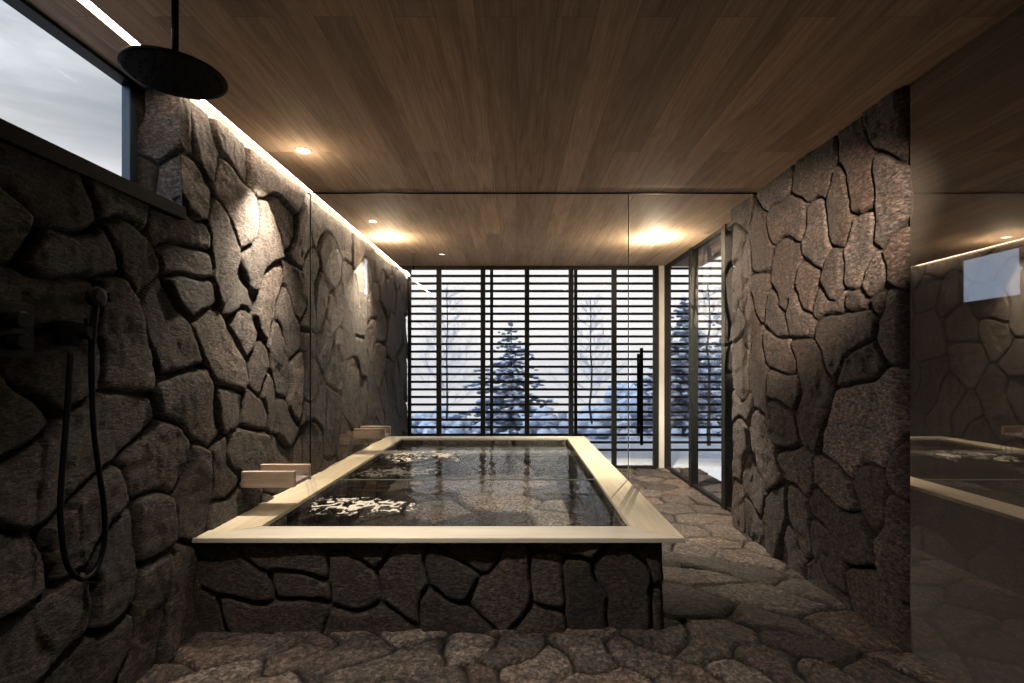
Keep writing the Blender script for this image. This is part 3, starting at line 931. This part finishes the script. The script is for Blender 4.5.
o = lamp('downlight_lamp', 'SPOT', (-0.85, 1.74, H - 0.02), 150, (1.0, 0.90, 0.77), spot_size=math.radians(96), spot_blend=0.9, shadow_soft_size=0.0)
o.rotation_euler = (Vector((-0.05, 1.95, 0.0)) - o.location).to_track_quat('-Z', 'Y').to_euler()
# added spotlight out of view overhead, put in to brighten the upper right wall
sl = empty('added_spotlight', (0.7, 0.1, H))
tag(sl, 'added stem mounted spotlight, out of view, brightening the right stone wall', 'spotlight')
aim = (Vector((1.78, 3.72, 1.82)) - Vector((0.7, 0.1, H - 0.14))).normalized()
bm = bmesh.new(); tube(bm, [(0, 0, 0), (0, 0, -0.10)], 0.008, 10); obj('stem', bm, 'black_metal', sl)
bm = bmesh.new(); lathe(bm, (0, 0, 0), [(0.045, -0.012), (0.05, -0.008), (0.05, 0.0)], 24); obj('canopy', bm, 'black_metal', sl)
bm = bmesh.new(); c0 = Vector((0, 0, -0.14)); tube(bm, [c0 - aim * 0.06, c0 + aim * 0.05], 0.04, 20); obj('can', bm, 'black_metal', sl)
bm = bmesh.new(); tube(bm, [c0 + aim * 0.051, c0 + aim * 0.053], 0.034, 20); obj('lens', bm, 'lens_dim', sl)
o = lamp('added_wash_lamp', 'SPOT', Vector(sl.location) + c0 + aim * 0.07, 1700, (1.0, 0.80, 0.58), spot_size=math.radians(25), spot_blend=0.9, shadow_soft_size=0.0)
o.rotation_euler = aim.to_track_quat('-Z', 'Y').to_euler()

# ================================================================== OUTSIDE
# snow terrace and falling snow field
def ground_z(x, y):
    if y < 7.9: return -0.02
    t = min(1, (y - 7.9) / 20.0); t = t * t * (3 - 2 * t)
    return -0.02 - 3.2 * t + 0.12 * mnoise.noise(Vector((x * 0.25, y * 0.25, 0))) * min(1, (y - 7.9) / 3)
bm = bmesh.new()
ys = list(np.linspace(6.66, 12, 40)) + list(np.linspace(12.4, 45, 50))
xs2 = np.linspace(-1, 1, 70)
prev = None
for y in ys:
    w = max(9, y * 1.5)
    row = [bm.verts.new((x * w + 1.0, y, ground_z(x * w, y))) for x in xs2]
    if prev:
        for k in range(len(row) - 1):
            bm.faces.new((prev[k], prev[k + 1], row[k + 1], row[k]))
    prev = row
struct(obj('ground', bm, 'snow', smooth=True))

def blob(bm, c, rx, ry, rz, rot, sub=1, rough=0.35, seed=0):
    g = bmesh.ops.create_icosphere(bm, subdivisions=sub, radius=1.0)
    R = Matrix.Rotation(rot, 3, 'Z')
    for v in g['verts']:
        p = v.co.copy()
        s = 1 + rough * mnoise.noise(p * 2.1 + Vector((seed, seed * 0.7, 0)))
        v.co = Vector(c) + R @ Vector((p.x * rx * s, p.y * ry * s, p.z * rz * s))

def conifer(name, x, y, top, width, label, levels=11, seed=1, dense=1.0, low=None):
    rnd = random.Random(seed)
    z0 = ground_z(x, y) - 0.1
    t = empty(name, (x, y, z0))
    tag(t, label, 'tree', 'snowy conifers beyond the louvres')
    hgt = top - z0
    bm = bmesh.new()
    tube(bm, [(0, 0, 0), (0.02, 0.01, hgt * 0.5), (0, 0, hgt)], [0.035 * hgt / 2, 0.02 * hgt / 2, 0.006], 8)
    obj('trunk', bm, 'bark', t, smooth=True)
    nb = bmesh.new(); sb = bmesh.new()
    zl = 0.18 * hgt if low is None else low
    for l in range(levels):
        f = l / (levels - 1)
        z = zl + (hgt * 0.97 - zl) * f ** 0.9
        rad = width * (1 - f) ** 0.8 * rnd.uniform(0.75, 1.1) + 0.06
        n = max(5, int(10 * (1 - f * 0.5) * dense))
        a0 = rnd.uniform(0, 6.28)
        for k in range(n):
            a = a0 + 2 * math.pi * k / n + rnd.uniform(-0.3, 0.3)
            r = rad * rnd.choice((0.45, 0.7, 0.9, 1.0, 1.25)) * rnd.uniform(0.85, 1.1)
            steps = max(2, int(r / 0.115))
            for s in range(1, steps + 1):
                q = s / steps
                px_, py_ = r * q * math.cos(a), r * q * math.sin(a)
                pz = z - (0.15 + 0.02 * (k * 7 % 11)) * r * q ** 1.4 + rnd.uniform(-0.06, 0.06)
                sz = (0.165 - 0.07 * q) * (0.5 + 0.6 * (1 - f)) * rnd.uniform(0.8, 1.3)
                blob(nb, (px_, py_, pz - 0.02), sz * 1.05, sz * 0.8, sz * 0.42, a, 1, 0.9, rnd.uniform(0, 90))
                if rnd.random() < 0.72:
                    blob(sb, (px_, py_, pz + sz * 0.18), sz * 0.9, sz * 0.66, sz * 0.36, a, 1, 0.8, rnd.uniform(0, 90))
    obj('foliage', nb, 'needles', t)['kind'] = 'stuff'
    obj('snow_cover', sb, 'snow', t, smooth=True)['kind'] = 'stuff'
    return t

def bare_tree(name, x, y, top, label, seed=1, spread=0.5):
    rnd = random.Random(seed)
    z0 = ground_z(x, y) - 0.1
    t = empty(name, (x, y, z0))
    tag(t, label, 'tree', 'bare trees beyond the louvres')
    hgt = top - z0
    tb = bmesh.new(); bb = bmesh.new()
    pts = [Vector((0.06 * mnoise.noise(Vector((seed, k * 0.7, 0))), 0, hgt * k / 8)) for k in range(9)]
    tube(tb, pts, [0.03 * (1 - k / 9) + 0.006 for k in range(9)], 7)
    def grow(p, d, l, r, depth):
        pts = [p]; q = p.copy(); dd = d.copy()
        for _ in range(4):
            dd = (dd + Vector((rnd.uniform(-.22, .22), rnd.uniform(-.22, .22), rnd.uniform(-.05, .2)))).normalized()
            q = q + dd * l / 4; pts.append(q.copy())
        tube(bb, pts, [r * (1 - 0.2 * i) for i in range(5)], 4, cap=False)
        if depth > 0:
            for i in range(1, 5):
                for s in range(2):
                    nd = (dd + Vector((rnd.uniform(-1, 1), rnd.uniform(-1, 1), rnd.uniform(-.2, .6)))).normalized()
                    grow(pts[i], nd, l * rnd.uniform(0.35, 0.6), r * 0.55, depth - 1)
    for k in range(22):
        f = 0.22 + 0.75 * k / 22
        a = k * 2.4 + rnd.uniform(-.4, .4)
        grow(Vector((pts[int(f * 8)].x, 0, hgt * f)), Vector((math.cos(a), math.sin(a), 0.55)).normalized(), spread * hgt * (1.05 - f) * rnd.uniform(0.5, 0.8) + 0.2, 0.009, 2)
    obj('trunk', tb, 'bark', t, smooth=True)
    obj('twigs', bb, 'frost', t)
    return t

def bush(x, y, r, label, seed=1):
    rnd = random.Random(seed)
    z0 = ground_z(x, y) - 0.05
    t = empty('snowy_bush', (x, y, z0))
    tag(t, label, 'bush', 'snowy bushes beyond the louvres')
    nb = bmesh.new(); sb = bmesh.new()
    for k in range(46 if r < 1.5 else 190):
        a = rnd.uniform(0, 6.28); q = math.sqrt(rnd.random()); hz = rnd.uniform(0.1, 0.95) * (1 - 0.55 * q * q)
        s = r * rnd.uniform(0.16, 0.3) * (1 if r < 1.5 else 0.55)
        c = (r * q * math.cos(a), r * q * math.sin(a), r * hz)
        blob(nb, c, s, s, s * 0.8, a, 1, 0.9, rnd.uniform(0, 90))
        if rnd.random() < 0.85:
            blob(sb, (c[0], c[1], c[2] + s * 0.35), s * 0.95, s * 0.9, s * 0.6, a, 1, 0.7, rnd.uniform(0, 90))
    obj('foliage', nb, 'frost', t)['kind'] = 'stuff'
    obj('snow_cover', sb, 'snow', t, smooth=True)['kind'] = 'stuff'

def at(px, Y): return (px - CX) / F * Y
conifer('snowy_conifer', at(511, 15), 15, CAMZ + (CY - 319) * 15 / F, 1.75, 'snow laden conifer standing in the centre behind the louvres', 13, 3)
conifer('snowy_conifer', at(684, 11), 11, CAMZ + (CY - 296) * 11 / F, 1.05, 'tall snowy conifer at the right seen through the side glazing', 14, 9, 1.2)
conifer('snowy_conifer', at(733, 13), 13, CAMZ + (CY - 285) * 13 / F, 1.3, 'snowy conifer half hidden behind the end of the right stone wall', 13, 15)
bare_tree('bare_tree', at(447, 13), 13, CAMZ + (CY - 288) * 13 / F, 'slender frosted bare tree left of the central conifer', 4, 0.42)
bare_tree('bare_tree', at(591, 13), 13, CAMZ + (CY - 298) * 13 / F, 'slender frosted bare tree right of the central conifer', 11, 0.36)
bare_tree('bare_tree', at(709, 8.7), 8.7, CAMZ + (CY - 285) * 8.7 / F, 'frosted bare tree beside the right conifer, seen through the side glazing', 21, 0.2)
for i, (px, Y, r, lab) in enumerate([
    (424, 11.5, 0.62, 'low snowy bush at the far left behind the louvres'),
    (468, 10.6, 0.42, 'low snowy bush below the left bare tree'),
    (552, 11.0, 0.62, 'rounded snowy bush at the foot of the central conifer, on its right'),
    (612, 10.3, 0.50, 'snowy bush below the right bare tree'),
    (632, 13.8, 0.8, 'tall snowy bush behind the glass door handle'),
    (655, 19.0, 2.9, 'large snowy bush far behind the pale corner post'),
    (575, 26.0, 2.2, 'broad snowy bush far behind the central conifer, on its right'),
    (440, 21.0, 2.0, 'broad snowy bush far behind the central conifer, on its left'),
]):
    bush(at(px, Y), Y, r, lab, 60 + i)

# ================================================================== SKY
world = bpy.data.worlds.new('world'); scene.world = world
world.use_nodes = True
nt = world.node_tree; nt.nodes.clear()
out = nt.nodes.new('ShaderNodeOutputWorld')
bg = nt.nodes.new('ShaderNodeBackground')
tc = nt.nodes.new('ShaderNodeTexCoord')
sep = nt.nodes.new('ShaderNodeSeparateXYZ'); L(nt, tc.outputs['Generated'], sep.inputs[0])
grad = ramp(nt, sep.outputs[2], [(0.0, (0.70, 0.68, 0.71)), (0.06, (0.88, 0.83, 0.835)), (0.2, (0.88, 0.84, 0.83)), (0.34, (0.355, 0.365, 0.38)), (0.6, (0.42, 0.45, 0.52)), (1.0, (0.40, 0.44, 0.53))])
mp = nt.nodes.new('ShaderNodeMapping'); mp.inputs['Scale'].default_value = (1.6, 1.6, 7.0); L(nt, tc.outputs['Generated'], mp.inputs['Vector'])
cl = N(nt, 'ShaderNodeTexNoise', ins={'Scale': 1.5, 'Detail': 5.0, 'Roughness': 0.5, 'Distortion': 0.5}); L(nt, mp.outputs[0], cl.inputs['Vector'])
cr = ramp(nt, cl.outputs[0], [(0.36, (0.60, 0.64, 0.70)), (0.5, (0.95, 0.95, 0.95)), (0.62, (1.4, 1.37, 1.34))])
c = mixc(nt, 1.0, grad.outputs[0], cr.outputs[0], 'MULTIPLY')
# clouds only above the bright band at the horizon
up = N(nt, 'ShaderNodeMapRange', ins={1: 0.2, 2: 0.33}); L(nt, sep.outputs[2], up.inputs[0])
c = mixc(nt, up.outputs[0], grad.outputs[0], c)
# brighter, bluish sky behind the viewer
dt = N(nt, 'ShaderNodeVectorMath', operation='DOT_PRODUCT'); L(nt, tc.outputs['Generated'], dt.inputs[0])
dt.inputs[1].default_value = Vector((-0.62, -0.74, 0.25)).normalized()
gl = N(nt, 'ShaderNodeMapRange', ins={1: 0.35, 2: 0.95, 3: 0.0, 4: 1.0}); gl.interpolation_type = 'SMOOTHSTEP'; L(nt, dt.outputs['Value'], gl.inputs[0])
c = mixc(nt, gl.outputs[0], c, mixc(nt, 1.0, cr.outputs[0], (1.25, 1.62, 2.2), 'MULTIPLY'))
# dark ground all round, save for the pale misty valley in front
dn = N(nt, 'ShaderNodeMapRange', ins={1: 0.03, 2: -0.03}); L(nt, sep.outputs[2], dn.inputs[0])
fr = N(nt, 'ShaderNodeMapRange', ins={1: 0.55, 2: 0.25}); L(nt, sep.outputs[1], fr.inputs[0])
dg = N(nt, 'ShaderNodeMath', operation='MULTIPLY'); L(nt, dn.outputs[0], dg.inputs[0]); L(nt, fr.outputs[0], dg.inputs[1])
c = mixc(nt, dg.outputs[0], c, (0.06, 0.065, 0.08))
L(nt, c, bg.inputs[0]); bg.inputs[1].default_value = 1.0
L(nt, bg.outputs[0], out.inputs[0])

# ------------------------------------------------------------------ picture settings
vs = scene.view_settings
scene.display_settings.display_device = 'sRGB'
vs.view_transform = 'Standard'; vs.look = 'None'; vs.exposure = 0.7; vs.gamma = 1.0; vs.use_curve_mapping = False
cy = scene.cycles
cy.max_bounces = 10; cy.transparent_max_bounces = 16; cy.glossy_bounces = 6; cy.diffuse_bounces = 4
cy.use_denoising = True
cy.sample_clamp_indirect = 4.0
cy.caustics_reflective = False; cy.caustics_refractive = False
